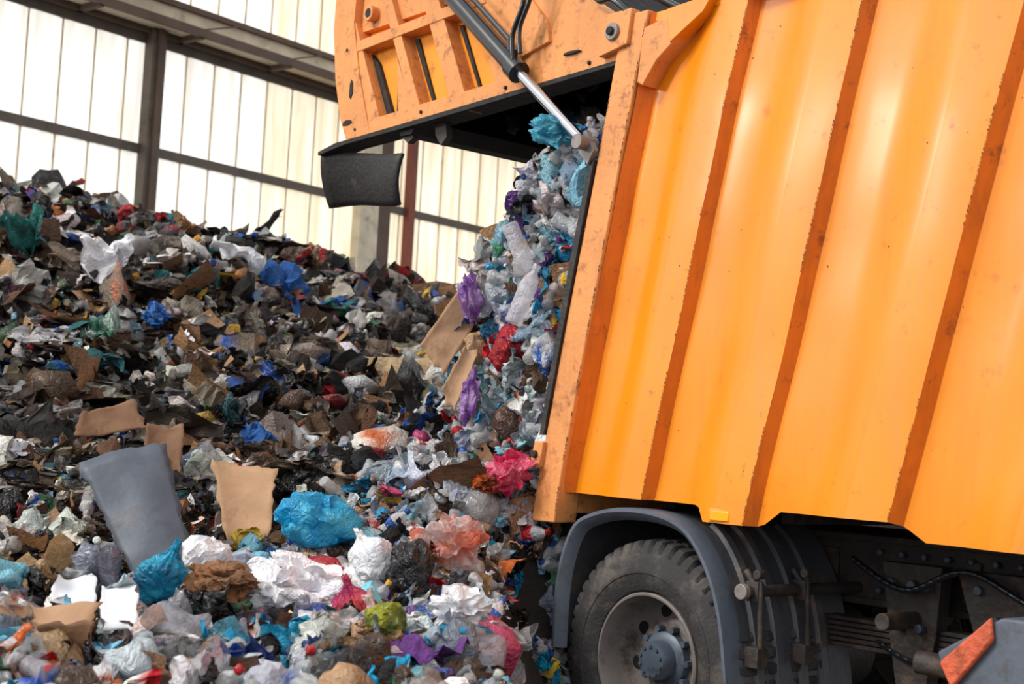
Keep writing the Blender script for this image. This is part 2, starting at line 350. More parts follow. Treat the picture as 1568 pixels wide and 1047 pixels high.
for wc in (.18,.31,.46,.60):
    for a,c in zip(idx[:-1],idx[1:]):
        b.add([(P2[a][0],wc-.03,P2[a][1]),(fo[a][0],wc-.02,fo[a][1]),(fo[a][0],wc+.02,fo[a][1]),(P2[a][0],wc+.03,P2[a][1]),
               (P2[c][0],wc-.03,P2[c][1]),(fo[c][0],wc-.02,fo[c][1]),(fo[c][0],wc+.02,fo[c][1]),(P2[c][0],wc+.03,P2[c][1])],[(0,1,5,4),(1,2,6,5),(2,3,7,6)],M_skirt)
b.obj('fender',truck,ang=40)
b=B()
b.cyl((.48,.06,.86),(.48,1.0,.86),.024,M_chs,20); b.cyl((.48,.04,.86),(.48,.07,.86),.032,M_rim,20)
for wc in (.12,.42):
    b.box((.455,wc-.02,.82),(.52,wc+.02,.90),M_chs); b.cyl((.515,wc,.90),(.53,wc,.62),.013,M_chs,10)
    b.box((.47,wc-.03,.56),(.54,wc+.03,.64),M_chs); b.cyl((.51,wc-.02,.93),(.51,wc+.02,.93),.02,M_chs,12)
    b.cyl((.44,wc,.94),(.51,wc,.86),.014,M_chs,10)
b.obj('fender_bracket',truck,bevel=.003)
# ---------- chassis
b=B()
b.box((-.6,.82,.80),(5,.90,1.08),M_chs); b.box((-.6,1.65,.80),(5,1.73,1.08),M_chs)
b.box((-.6,.80,1.06),(5,.96,1.09),M_chs); b.box((-.6,.80,.79),(5,.96,.82),M_chs)
for s in np.arange(-.4,4.8,.7): b.box((s,.8,.85),(s+.08,1.75,1.02),M_chs); b.box((s,.5,1.12),(s+.07,2.35,1.21),M_chs)
for s in np.arange(.6,3,.11):
    for z in (.86,1.02): b.cyl((s,.79,z),(s,.82,z),.014,M_hub,8)
b.prism([(.74,1.0),(1.02,1.0),(1.0,.72),(.94,.40),(.84,.40),(.78,.72)],.62,.70,M_chs)
b.prism([(1.1,1.0),(1.5,1.0),(1.45,.80),(1.2,.70)],.60,.66,M_chs)
for (s,z) in [(.8,.92),(.9,.92),(.97,.92),(.84,.75),(.94,.75),(.89,.5),(1.2,.93),(1.35,.93),(1.28,.82)]: b.cyl((s,.58,z),(s,.62,z),.02,M_hub,10)
for i in range(6): b.box((.1+.03*i,.65,.62+.022*i),(1.75-.03*i,.74,.638+.022*i),M_chs)
b.cyl((.9,.4,.78),(.9,.85,.78),.035,M_chs,16); b.cyl((1.1,.35,.66),(2.3,.55,.60),.045,M_chs,16)
b.cyl((1.6,.55,.98),(3,.55,.98),.14,M_chs,24)
b.path(smooth([(.6,.6,1.0),(.9,.55,.9),(1.2,.52,1.0),(1.6,.5,.88),(2.2,.5,.95)]),.014,M_cyl)
b.path(smooth([(.6,.7,.7),(.95,.58,.62),(1.4,.55,.74),(1.9,.5,.66)]),.012,M_cyl)
b.obj('chassis_frame',truck,bevel=.004)
b=B()
b.prism([(1.37,.75),(1.42,.64),(1.42,.45),(2.6,.45),(2.6,.90),(1.62,.90)],.06,.5,M_fen)
b.prism([(1.395,.72),(1.445,.63),(1.60,.82),(1.59,.90)],.035,.06,M_refl)
b.obj('side_storage_box',truck,bevel=.01)
# ------------------------------------------------------------------ BACK WALL
wall=empty('wall_back',(-5.01,14.01,0),math.radians(52))
def panelmat(name,c1,c2,st):
    m=bpy.data.materials.new(name); m.use_nodes=True; nt=m.node_tree;N=nt.nodes;L=nt.links; bs=N['Principled BSDF']
    tc=N.new('ShaderNodeTexCoord'); mp=N.new('ShaderNodeMapping'); mp.inputs['Scale'].default_value=(3.5,3.5,.35)
    n=N.new('ShaderNodeTexNoise'); n.inputs['Scale'].default_value=2.2; n.inputs['Detail'].default_value=6
    L.new(tc.outputs['Object'],mp.inputs[0]); L.new(mp.outputs[0],n.inputs['Vector'])
    cr=N.new('ShaderNodeValToRGB'); cr.color_ramp.elements[0].position=.35; cr.color_ramp.elements[1].position=.65
    cr.color_ramp.elements[0].color=(*lin(c1),1); cr.color_ramp.elements[1].color=(*lin(c2),1)
    L.new(n.outputs[0],cr.inputs[0]); L.new(cr.outputs[0],bs.inputs['Base Color']); L.new(cr.outputs[0],bs.inputs['Emission Color']); bs.inputs['Emission Strength'].default_value=st
    bs.inputs['Roughness'].default_value=.6
    return m
M_pan=panelmat('backlit_fibreglass',(226,220,208),(254,252,246),.84)
M_pan2=panelmat('backlit_fibreglass_cream',(228,210,178),(252,244,222),.82)
b=B()
x=-6.0
while x<14:
    m=M_pan if x<3.0 else M_pan2
    for (z0,z1) in ((1.2,4.3),(4.4,5.55),(5.9,9.0)):
        w=.385
        b.add([(x,0,z0),(x+.06,-.02,z0),(x+w-.06,-.02,z0),(x+w,0,z0),(x,0,z1),(x+.06,-.02,z1),(x+w-.06,-.02,z1),(x+w,0,z1)],[(0,1,5,4),(1,2,6,5),(2,3,7,6)],m)
        b.box((x+w,-.015,z0),(x+w+.015,.03,z1),M_beige)
    x+=.40
b.obj('window_panels',wall)
b=B()
b.box((-6,-.06,4.30),(14,.06,4.40),M_frame); b.box((-6,-.06,1.1),(14,.06,1.2),M_frame)
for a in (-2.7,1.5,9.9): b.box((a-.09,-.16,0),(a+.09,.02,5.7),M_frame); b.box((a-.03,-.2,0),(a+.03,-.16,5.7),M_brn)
b.box((-6,-.05,5.5),(14,.08,5.6),M_frame)
b.obj('window_frame',wall)
b=B()
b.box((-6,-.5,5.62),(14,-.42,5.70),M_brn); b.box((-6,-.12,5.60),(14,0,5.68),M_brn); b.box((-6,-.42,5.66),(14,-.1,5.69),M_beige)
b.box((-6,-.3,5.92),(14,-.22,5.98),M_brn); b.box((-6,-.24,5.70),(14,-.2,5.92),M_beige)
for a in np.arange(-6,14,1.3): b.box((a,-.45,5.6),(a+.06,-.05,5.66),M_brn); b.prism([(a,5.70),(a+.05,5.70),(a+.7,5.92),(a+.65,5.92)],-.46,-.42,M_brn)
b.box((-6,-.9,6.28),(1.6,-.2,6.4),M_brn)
b.obj('eave_beam',wall)
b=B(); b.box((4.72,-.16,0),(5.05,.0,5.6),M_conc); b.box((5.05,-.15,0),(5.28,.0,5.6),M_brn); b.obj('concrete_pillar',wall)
b=B(); b.box((5.66,-.12,0),(5.78,-.0,5.6),M_rpost); b.obj('red_post',wall)
b=B(); b.box((-6,-.05,0),(14,.2,1.1),M_conc); b.obj('wall_plinth',wall)
b=B()
arc=[(3.3+1.6*math.sin(a)*1.0,-.3,5.75+1.5*math.cos(a)) for a in np.linspace(0,math.pi/2,14)]
b.path(arc,.07,M_beige,8); b.obj('arch_rib',wall)
b=B(); b.add([(-60,-30,0),(60,-30,0),(60,60,0),(-60,60,0)],[(0,1,2,3)],M_ground); b.obj('ground')
# ------------------------------------------------------------------ GARBAGE
def nz(x,y,s,o=0): return noise.noise(Vector((x*s+o,y*s-o,o)))
YS=[2.0,3.4,4.3,5.5,6.5,8.0,9.5,10.8,11.6,12.6,13.4]; ZS=[0,.38,.60,.74,.93,1.5,2.15,2.75,2.92,2.5,2.1]
def smst(a,b_,v):
    t=min(1,max(0,(v-a)/(b_-a))); return t*t*(3-2*t)
def wd(x,y): return (x+5.01)*(-.788)+(y-14.01)*.616
def H(x,y):
    h=float(np.interp(y,YS,ZS))
    far=smst(7,10.5,y)
    h+=far*float(np.interp(x,[-7,-4,-2,-1,-.4,1.5,4],[.5,.34,-.02,-.30,-.48,-.85,-1.7]))
    near=1-smst(5.5,8,y)
    h+=near*float(np.interp(x,[-4,-1.8,-1,0],[.3,.12,0,0]))
    h-=.12*math.exp(-((x+1.25)/.5)**2-((y-7.0)/.6)**2)
    h-=.10*math.exp(-((x+1.42)/.30)**2-((y-5.6)/.35)**2)
    h+=.22*math.exp(-((x+.35)/.6)**2-((y-7.1)/.8)**2)
    xe=.18+max(0,min(y-6.5,2.6))*1.2
    h*=1-smst(xe-.35,xe+.35,x)*(1 if y<9 else max(0,1-(y-9)/1.5))
    if h>.05: h+=(.10+.06*far)*nz(x,y,1.1,3)+.08*nz(x,y,3,9)+.04*nz(x,y,7,5)
    h=max(h,-.05)
    return -.05 if wd(x,y)>-.42 else h
b=B(); nx,ny=150,200; v=[];f=[]
X=np.linspace(-7.5,4.2,nx); Y=np.linspace(1.8,13.6,ny)
for yy in Y:
    for xx in X: v.append((xx,yy,H(xx,yy)-.06))
for j in range(ny-1):
    for i in range(nx-1):
        a=j*nx+i; q=(a,a+1,a+nx+1,a+nx)
        if all(wd(v[c][0],v[c][1])<-.3 for c in q): f.append(q)
b.add(v,f,M_soil); base=b.obj('compacted_waste_core')
def tri_ico(sub):
    bm=bmesh.new(); bmesh.ops.create_icosphere(bm,subdivisions=sub,radius=1); v=np.array([x.co[:] for x in bm.verts]); f=np.array([[q.index for q in fc.verts] for fc in bm.faces]); bm.free(); return v,f
def aniso(seed):
    rr=random.Random(seed*13+1); e=Euler((rr.uniform(0,6),rr.uniform(0,6),rr.uniform(0,6))).to_matrix()
    S=Matrix.Diagonal(Vector((.45,1.5,1.1))); return S@e
def crumple(sub,seed,amp=.45,sq=(1,.8,.6),vs=1.6):
    v,f=tri_ico(sub); out=[]; A=aniso(seed)
    for p in v:
        P=Vector(p); q=A@(P*vs)+Vector((seed*3.1,seed*1.7,seed*.9)); wq=noise.noise_vector(P*1.3+Vector((seed,0,0)))
        d,_=noise.voronoi(q+wq*.7)
        d2,_=noise.voronoi(q*2.1+wq)
        r=.66+amp*1.1*(d[1]-d[0])+amp*.5*(d2[1]-d2[0])+.30*noise.noise(P*vs*.8+Vector((seed,3,1)))
        wv=noise.noise_vector(P*1.6+Vector((seed,seed,0)))*.38+noise.noise_vector(P*3.4+Vector((seed,2,0)))*.14
        out.append([(P.x*r+wv.x)*sq[0],(P.y*r+wv.y)*sq[1],(P.z*r+wv.z)*sq[2]])
    return np.array(out),f
def bagp(sub,seed,sq=(1,.85,.8),knot=True):
    v,f=tri_ico(sub); out=[]; A=aniso(seed)
    for p in v:
        P=Vector(p); az=math.atan2(P.y,P.x); el=P.z
        q=A@(P*1.7)+Vector((seed*2.1,seed,seed*.7)); wq=noise.noise_vector(P*1.4)
        d,_=noise.voronoi(q+wq*.6); d2,_=noise.voronoi(q*2.2+wq)
        r=.80+.24*(d[1]-d[0])+.13*(d2[1]-d2[0])+.22*noise.noise(P*1.3+Vector((seed,1,2)))
        g=smst(.2,.95,el)
        r*=1+g*.10*math.sin(az*9+4*noise.noise(q))
        h=P.z*r; rad=r
        if knot and el>.55:
            g2=smst(.55,.98,el); rad*=1-.72*math.sin(math.pi*min(1,g2*.75)); h+=.42*g2
        out.append([P.x*rad*sq[0],P.y*rad*sq[1],h*sq[2]])
    return np.array(out),f
def sheet(n,seed,amp=.35,asp=1.0,fold=2.2):
    v=[]; A=aniso(seed+5)
    for j in range(n):
        for i in range(n):
            a=i/(n-1)*2-1; c=j/(n-1)*2-1
            x=a*math.sqrt(1-.5*c*c); y=c*math.sqrt(1-.5*a*a)
            an=math.atan2(y,x); rn=1+.35*noise.noise(Vector((math.cos(an)*1.5+seed,math.sin(an)*1.5,seed*2.)))*(abs(x)+abs(y))
            x*=rn; y*=rn*asp
            q=A@Vector((x*fold*.8,y*fold*.8,0))+Vector((seed*2.3,0,seed*1.1)); q0=Vector((x*fold*.7+seed*2.3,y*fold*.7,seed*1.1)); d,_=noise.voronoi(q)
            z=amp*(d[1]-d[0])+amp*1.3*noise.noise(q0*.6)
            e=noise.noise_vector(q0*.8)*.55+noise.noise_vector(q0*2.0)*.2
            v.append([x+e.x,y+e.y,z+e.z*.8])
    f=[]
    for j in range(n-1):
        for i in range(n-1):
            a=j*n+i; f.append((a,a+1,a+n+1)); f.append((a,a+n+1,a+n))
    return np.array(v)*.95,np.array(f)
def flat(n,seed,asp):
    v=[];f=[]
    for j in range(n):
        for i in range(n):
            x=i/(n-1)*2-1; y=(j/(n-1)*2-1)*asp; q=Vector((x+seed*3.3,y,seed)); v.append([x+.15*noise.noise(q*2+Vector((9,0,0))),y+.15*noise.noise(q*2),.22*noise.noise(q*.8)-.15*x*x])
    for j in range(n-1):
        for i in range(n-1):
            a=j*n+i; f.append((a,a+1,a+n+1)); f.append((a,a+n+1,a+n))
    return np.array(v),np.array(f)
def strip(n,seed,w0=.1,L_=2.4,curl=.45):
    rr=random.Random(seed); v=[];p=Vector((-L_/2,0,0)); a=0;e=0
    for i in range(n):
        a+=rr.uniform(-curl,curl); e+=rr.uniform(-.4,.4); e*=.8
        w=w0+.05*rr.random(); nn=Vector((-math.sin(a),math.cos(a),.6*math.sin(i*.7+seed)))*w
        v+= [list(p-nn),list(p+nn)]; p=p+Vector((math.cos(a),math.sin(a),e))*(L_/n)
    f=[]
    for i in range(n-1): f+= [(2*i,2*i+2,2*i+3),(2*i,2*i+3,2*i+1)]
    return np.array(v),np.array(f)
def lathe(prof,n,seed=0,dent=.08):
    v=[];f=[];k=len(prof)
    for i in range(n):
        a=2*math.pi*i/n
        for (r,x) in prof:
            d=1+dent*noise.noise(Vector((math.cos(a)*1.5,math.sin(a)*1.5,x*3+seed)))*3
            if abs(x)>.8: d=1
            v.append([x,r*math.cos(a)*d,r*math.sin(a)*d])
    for i in range(n):
        for j in range(k-1):
            a0=i*k+j;b0=((i+1)%n)*k+j; f+=[(a0,b0,b0+1),(a0,b0+1,a0+1)]
    return np.array(v),np.array(f)
bottle=[(.01,-1),(.26,-1),(.3,-.93),(.27,-.5),(.3,-.45),(.3,-.12),(.305,-.10),(.305,.26),(.3,.28),(.24,.52),(.1,.74),(.09,.80),(.125,.81),(.125,.98),(.01,.985)]
cup=[(.01,-.6),(.30,-.6),(.32,-.55),(.44,.55),(.47,.58),(.45,.6),(.30,-.5),(.01,-.52)]
can=[(.01,-.6),(.28,-.6),(.32,-.54),(.32,.5),(.27,.6),(.01,.58)]
SQ=[(1,.8,.6),(1.1,.7,.5),(.9,.9,.7),(1.3,.6,.5),(1,.7,.4),(1.2,.9,.45)]
PR={}
PR['blobL']=[crumple(2,s,.42,sq) for s,sq in enumerate(SQ)]
PR['blobH']=[crumple(3,s+20,.5,sq,1.9) for s,sq in enumerate(SQ)]
PR['bag']=[bagp(3,s+5,(1,.75,.7),s%2==0) for s in range(5)]
PR['sheetL']=[sheet(8,s+1,.45,a,1.8) for s,a in enumerate([1,.6,.5,.8,.4,.9])]
PR['sheetH']=[sheet(15,s+31,.5,a,2.6) for s,a in enumerate([1,.7,.6,.9,.5,.8])]
PR['bigsheet']=[sheet(20,s+91,.55,a,3.2) for s,a in enumerate([1,.6,.8,.45])]
PR['strip']=[strip(16,s,.1,1.9,.6) for s in range(4)]+[strip(18,s+9,.05,2.0,.6) for s in range(3)]
PR['string']=[strip(22,s+40,.03,2.,.6) for s in range(4)]
PR['board']=[flat(5,s+60,a) for s,a in enumerate([.6,.8,.4,.3])]
PR['bottle']=[lathe(bottle,12,s,.10) for s in range(4)]
PR['cup']=[lathe(cup,14,s,.05) for s in range(2)]+[lathe(can,14,s,.12) for s in range(2)]
old=[((20,19,20),24),((46,35,28),20),((126,112,98),12),((92,66,46),12),((200,192,184),9),((86,84,86),8),((156,142,130),8),((34,90,96),1.5),((30,78,140),1.4),((122,162,178),2),((42,78,52),1.7),((190,150,58),.9),((150,42,44),.8),((140,94,112),1.2),((166,112,70),1.8),((238,234,230),4)]
new=[((238,237,238),20),((200,208,216),12),((120,188,214),8),((22,150,196),8),((140,152,168),9),((224,200,200),5),((180,140,104),6),((22,22,26),14),((78,58,44),10),((196,40,50),1.4),((112,66,146),1.6),((214,176,60),1.0),((62,112,78),1.3),((222,120,60),.8),((40,70,140),2.2),((206,70,114),.9)]
spl=[((242,242,246),26),((204,214,224),15),((140,196,216),10),((30,154,202),8),((156,168,184),8),((232,210,210),7),((190,150,116),6),((24,24,28),5),((90,66,54),6),((206,44,54),1.6),((122,76,156),2.4),((218,180,70),.9),((80,130,96),.9),((230,130,66),1.4),((44,80,150),2.2)]
bigold=[((30,28,28),5),((70,58,48),4),((128,116,104),4),((216,210,204),3),((100,98,98),3),((34,90,92),.6),((34,84,150),.5)]
lab=[((30,90,180),4),((200,30,40),3),((240,240,240),4),((40,130,70),1.5),((240,190,40),1.5),((20,20,26),2),((230,110,40),1)]
def pick(pal,n):
    w=np.array([p[1] for p in pal],float); w/=w.sum(); idx=rng.choice(len(pal),n,p=w)
    c=np.array([lin(p[0]) for p in pal])[idx]; c=c*rng.uniform(.7,1.2,(n,1))*rng.uniform(.93,1.07,(n,3)); return np.clip(c,0.004,.92)
def rotm(n):
    q=rng.normal(size=(n,4))
    q/=np.linalg.norm(q,axis=1)[:,None]; w,x,y,z=q.T
    return np.stack([1-2*(y*y+z*z),2*(x*y-z*w),2*(x*z+y*w),2*(x*y+z*w),1-2*(x*x+z*z),2*(y*z-x*w),2*(x*z-y*w),2*(y*z+x*w),1-2*(x*x+y*y)],1).reshape(n,3,3)
def garbmat(name,rough,transl,spec=.5,bump=.35,print_=.35,clear=0,stain=(68,54,44)):
    m=bpy.data.materials.new(name); m.use_nodes=True; nt=m.node_tree;N=nt.nodes;L=nt.links; bs=N['Principled BSDF']; out=N['Material Output']
    at=N.new('ShaderNodeAttribute'); at.attribute_name='Col'; tc=N.new('ShaderNodeTexCoord')
    n=N.new('ShaderNodeTexNoise'); n.inputs['Scale'].default_value=14; n.inputs['Detail'].default_value=5; L.new(tc.outputs['Object'],n.inputs['Vector'])
    hs=N.new('ShaderNodeHueSaturation'); mr=N.new('ShaderNodeMapRange'); mr.inputs[1].default_value=.3; mr.inputs[2].default_value=.7; mr.inputs[3].default_value=.65; mr.inputs[4].default_value=1.2
    L.new(n.outputs[0],mr.inputs[0]); L.new(mr.outputs[0],hs.inputs['Value']); L.new(at.outputs['Color'],hs.inputs['Color'])
    n2=N.new('ShaderNodeTexNoise'); n2.inputs['Scale'].default_value=7; n2.inputs['Detail'].default_value=10; n2.inputs['Roughness'].default_value=.75; L.new(tc.outputs['Object'],n2.inputs['Vector'])
    cr=N.new('ShaderNodeValToRGB'); cr.color_ramp.elements[0].position=.52; cr.color_ramp.elements[1].position=.66; cr.color_ramp.elements[1].color=(print_,print_,print_,1); L.new(n2.outputs[0],cr.inputs[0])
    mx=N.new('ShaderNodeMix'); mx.data_type='RGBA'; L.new(cr.outputs[0],mx.inputs[0]); L.new(hs.outputs[0],mx.inputs[6]); mx.inputs[7].default_value=(*lin(stain),1)
    L.new(mx.outputs[2],bs.inputs['Base Color']); bs.inputs['Roughness'].default_value=rough; bs.inputs['Specular IOR Level'].default_value=spec
    vo=N.new('ShaderNodeTexNoise'); vo.inputs['Scale'].default_value=22; vo.inputs['Detail'].default_value=3; vo.inputs['Distortion'].default_value=2.4; L.new(tc.outputs['Object'],vo.inputs['Vector'])
    bp=N.new('ShaderNodeBump'); bp.inputs['Strength'].default_value=bump; bp.inputs['Distance'].default_value=.03; L.new(vo.outputs[0],bp.inputs['Height']); L.new(bp.outputs[0],bs.inputs['Normal'])
    o=bs.outputs[0]
    if transl:
        tr=N.new('ShaderNodeBsdfTranslucent'); L.new(mx.outputs[2],tr.inputs[0]); ms=N.new('ShaderNodeMixShader'); ms.inputs[0].default_value=transl
        L.new(o,ms.inputs[1]); L.new(tr.outputs[0],ms.inputs[2]); o=ms.outputs[0]
    if clear:
        tp=N.new('ShaderNodeBsdfTransparent'); m2=N.new('ShaderNodeMixShader'); m2.inputs[0].default_value=clear; L.new(o,m2.inputs[1]); L.new(tp.outputs[0],m2.inputs[2]); o=m2.outputs[0]
    L.new(o,out.inputs[0])
    return m
G_mat=garbmat('garbage_paper_cloth',.8,0,.3,.5,.5); G_film=garbmat('garbage_plastic_film',.24,.18,.6,.75,.25); G_clear=garbmat('garbage_clear_plastic',.1,.12,.9,.5,.1,.42)
class Pile:
    def __init__(s): s.V=[];s.F=[];s.C=[];s.M=[];s.n=0
    def put(s,proto,pos,scale,R,col,mi,kind,seed):
        v,f=proto; k=len(pos)
        if k==0: return
        V=np.einsum('nij,vj->nvi',R,v)*scale[:,None,None]+pos[:,None,:]
        F=f[None]+ (np.arange(k)*len(v))[:,None,None]+s.n
        s.V.append(V.reshape(-1,3)); s.F.append(F.reshape(-1,3)); s.n+=k*len(v)
        C=np.repeat(col[:,None,:],len(v),1); MM=np.repeat(mi[:,None],len(f),1)
        c2=pick(lab,k)
        if kind in('bottle',):
            vm=(v[:,0]>-.11)&(v[:,0]<.27)|(v[:,0]>.80); C[:,vm,:]=c2[:,None,:]
            fm=vm[f].all(1); MM[:,fm]=1
        elif kind=='cup':
            vm=(abs(v[:,0])<.4); sel=rng.random(k)<.5; C[np.ix_(sel,vm)]=c2[sel][:,None,:]
        elif kind in('sheetH','sheetL','blobH','blobL'):
            sel=rng.random(k)<.2; ph=seed*1.3
            vm=np.sin(v[:,0]*4.5+ph+1.5*np.sin(v[:,1]*3+ph))>.45; C[np.ix_(sel,vm)]=c2[sel][:,None,:]*.8
        s.C.append(C.reshape(-1,3)); s.M.append(MM.reshape(-1))
    def scatter(s,pos,size,pal,mix,clear=.12,filmf=.5):
        n=len(pos); kinds=list(mix); w=np.array([mix[k] for k in kinds],float); w/=w.sum(); kd=rng.choice(len(kinds),n,p=w)
        for i,kn in enumerate(kinds):
            ids=np.where(kd==i)[0]
            for j,pr in enumerate(PR[kn]):
                id2=ids[j::len(PR[kn])]; k=len(id2)
                if k==0: continue
                pl=[((170,130,92),5),((140,104,74),4),((200,170,132),1),((84,62,46),3)] if kn=='board' else pal
                c=pick(pl,k); sc=size[id2].copy()
                if kn in('bottle','cup'): sc=rng.uniform(.085,.13,k)*(1 if kn=='bottle' else .75)
                if kn=='string': sc=rng.uniform(.1,.2,k)
                sc=sc*{'strip':1.2,'board':1.2}.get(kn,1)
                R=rotm(k)
                if kn in('string','strip','bigsheet'):
                    R[:,2,:]*=.4
                u=rng.random(k); mi=np.where(u<clear,2,np.where(u<clear+filmf,1,0))
                if kn=='board': mi[:]=0
                if kn=='bottle': mi[:]=2; c=np.clip(c*.25+.55,0,.9)
                elif kn=='cup': mi[:]=1
                else: c[mi==2]=np.clip(c[mi==2]*.6+.3,0,.92)
                s.put(pr,pos[id2],sc,R,c,mi,kn,j)
    def obj(s,name,parent=None):
        V=np.concatenate(s.V).astype(np.float32);F=np.concatenate(s.F).astype(np.int32);C=np.concatenate(s.C);Mi=np.concatenate(s.M).astype(np.int32)
        me=bpy.data.meshes.new(name); me.vertices.add(len(V)); me.vertices.foreach_set('co',V.ravel()); me.loops.add(F.size); me.loops.foreach_set('vertex_index',F.ravel())
        me.polygons.add(len(F)); me.polygons.foreach_set('loop_start',np.arange(0,F.size,3,dtype=np.int32))
        for m in (G_mat,G_film,G_clear): me.materials.append(m)
        me.polygons.foreach_set('material_index',Mi); me.polygons.foreach_set('use_smooth',Mi>0); me.update(calc_edges=True)
        at=me.color_attributes.new('Col','FLOAT_COLOR','POINT'); at.data.foreach_set('color',np.concatenate([C,np.ones((len(C),1))],1).astype(np.float32).ravel())
        o=bpy.data.objects.new(name,me); scene.collection.objects.link(o)
        if parent: o.parent=parent
        return o
mound=Pile()
def board_clear(x,y): return abs(x+1.42)<.30 and 5.0<y<5.95   # keep the leaning sheets unburied
def spots(n,x0,x1,y0,y1,cond=None):
    out=[]
    while len(out)<n:
        x=random.uniform(x0,x1); y=random.uniform(y0,y1)
        if cond and not cond(x,y): continue
        if y<6.4 and x>.02: continue
        h=H(x,y)
        if h<.06 or wd(x,y)>-.7: continue
        out.append((x,y,h))
    return np.array(out)
fan=lambda x,y: abs(x)<1.2+y*.5
def yb(x): return float(np.interp(x,[-2.2,-1.6,-1.2,-.92,-.5,0,.5,2],[4.3,4.9,5.7,6.2,7.3,7.9,8.3,9.5]))
isnew=lambda x,y: fan(x,y) and y<yb(x)+random.uniform(-.25,.25)
isold=lambda x,y: fan(x,y) and y>yb(x)+random.uniform(-.25,.25)
p=spots(9500,-7.5,3.5,6.5,12.6,isold); sz=np.exp(rng.normal(-2.82,.52,len(p))).clip(.025,.24); p[:,2]+=rng.uniform(-.03,.08,len(p))
mound.scatter(p,sz,old,{'blobL':2.6,'sheetL':5,'strip':1.6,'board':.5,'bottle':.12,'cup':.08},.05,.4)
p=spots(260,-7.5,1.5,6.5,11.5,isold); sz=rng.uniform(.14,.27,len(p)); p[:,2]+=.03
mound.scatter(p,sz,bigold,{'bigsheet':3,'blobH':.5,'board':.4},.06,.5)
p=spots(2000,-4,1.0,3.6,8,isold); sz=np.exp(rng.normal(-2.8,.5,len(p))).clip(.025,.2); p[:,2]+=rng.uniform(-.03,.06,len(p)); sz[[board_clear(a,c) for a,c,_ in p]]*=.45
mound.scatter(p,sz,old,{'blobH':2.0,'sheetH':4,'strip':1.4,'string':.5,'board':.7,'bottle':.15,'cup':.15},.06,.4)
p=spots(4600,-4,1.6,3.3,8.4,isnew); sz=np.exp(rng.normal(-2.86,.5,len(p))).clip(.02,.15); p[:,2]+=rng.uniform(-.04,.06,len(p)); sz[[board_clear(a,c) for a,c,_ in p]]*=.5
mound.scatter(p,sz,new,{'blobH':1.3,'sheetH':4.2,'bag':.5,'strip':.9,'string':.2,'board':.4,'bottle':.65,'cup':.25},.14,.45)
p=spots(180,-3,.0,3.8,8.0,lambda x,y: isnew(x,y) and not board_clear(x,y)); sz=rng.uniform(.09,.16,len(p)); p[:,2]+=.03
mound.scatter(p,sz,new,{'bag':1.0,'sheetH':1.2,'bigsheet':1.6,'blobH':1.0},.12,.7)
mo=mound.obj('garbage_pile'); base.parent=mo
# spilling heap at the truck mouth (truck-local coordinates)
EZ=[.5,.9,1.35,1.88,2.27,2.55,2.8,2.95]; EE=[1.75,1.35,1.05,.95,.80,.66,.42,.2]
def rear(z): return -.72+.2*(z-1.19)
def ext(z,w): return float(np.interp(z,EZ,EE))*(1-.25*smst(.9,2.4,w))
b=B(); zs=np.linspace(.3,2.86,40); v=[];f=[]
ws=np.linspace(.16,2.25,26)
for w in ws:
    for z in zs: v.append((rear(z)-ext(z,w)*.92+.08+.06*noise.noise(Vector((w*3,z*3,1))),w,z))
m=len(zs)
for i in range(len(ws)-1):
    for j in range(m-1): f.append((i*m+j,i*m+j+1,(i+1)*m+j+1,(i+1)*m+j))
c0=len(v)
for z in zs: v.append((rear(z)+.1,.16,z))
for j in range(m-1): f.append((j,j+1,c0+j+1,c0+j))
c1=len(v)
for w in ws: v.append((rear(2.86)+.1,w,2.86))
for i in range(len(ws)-1): f.append((i*m+m-1,(i+1)*m+m-1,c1+i+1,c1+i))
b.add(v,f,M_soil); b.obj('spill_core',truck)
sp=Pile(); pts=[]
for _ in range(1600):
    z=random.uniform(.75,2.85); e=ext(z,0); q=random.random(); pts.append((rear(z)-.08-(e-.07)*q,random.uniform(.05,.2),z))
for _ in range(1500):
    z=random.uniform(.75,2.80); w=random.uniform(.05,2.2)**1.0; pts.append((rear(z)-ext(z,w)+random.uniform(-.03,.06),w,z))
pts=np.array(pts); sz=np.exp(rng.normal(-2.64,.42,len(pts))).clip(.025,.16)
sp.scatter(pts,sz,spl,{'blobH':1.5,'sheetH':4.2,'bag':.8,'strip':.7,'board':.15,'bottle':1.5,'cup':.4},.22,.55)
pts=np.array([(random.uniform(-1.9,-.5),random.uniform(.5,2.2),random.uniform(3.15,3.4)) for _ in range(60)]); sz=rng.uniform(.05,.13,60)
sp.scatter(pts,sz,[((30,30,34),5),((20,60,90),1),((60,50,44),3)],{'blobH':1,'sheetH':1})
sp.obj('spilling_garbage',truck)
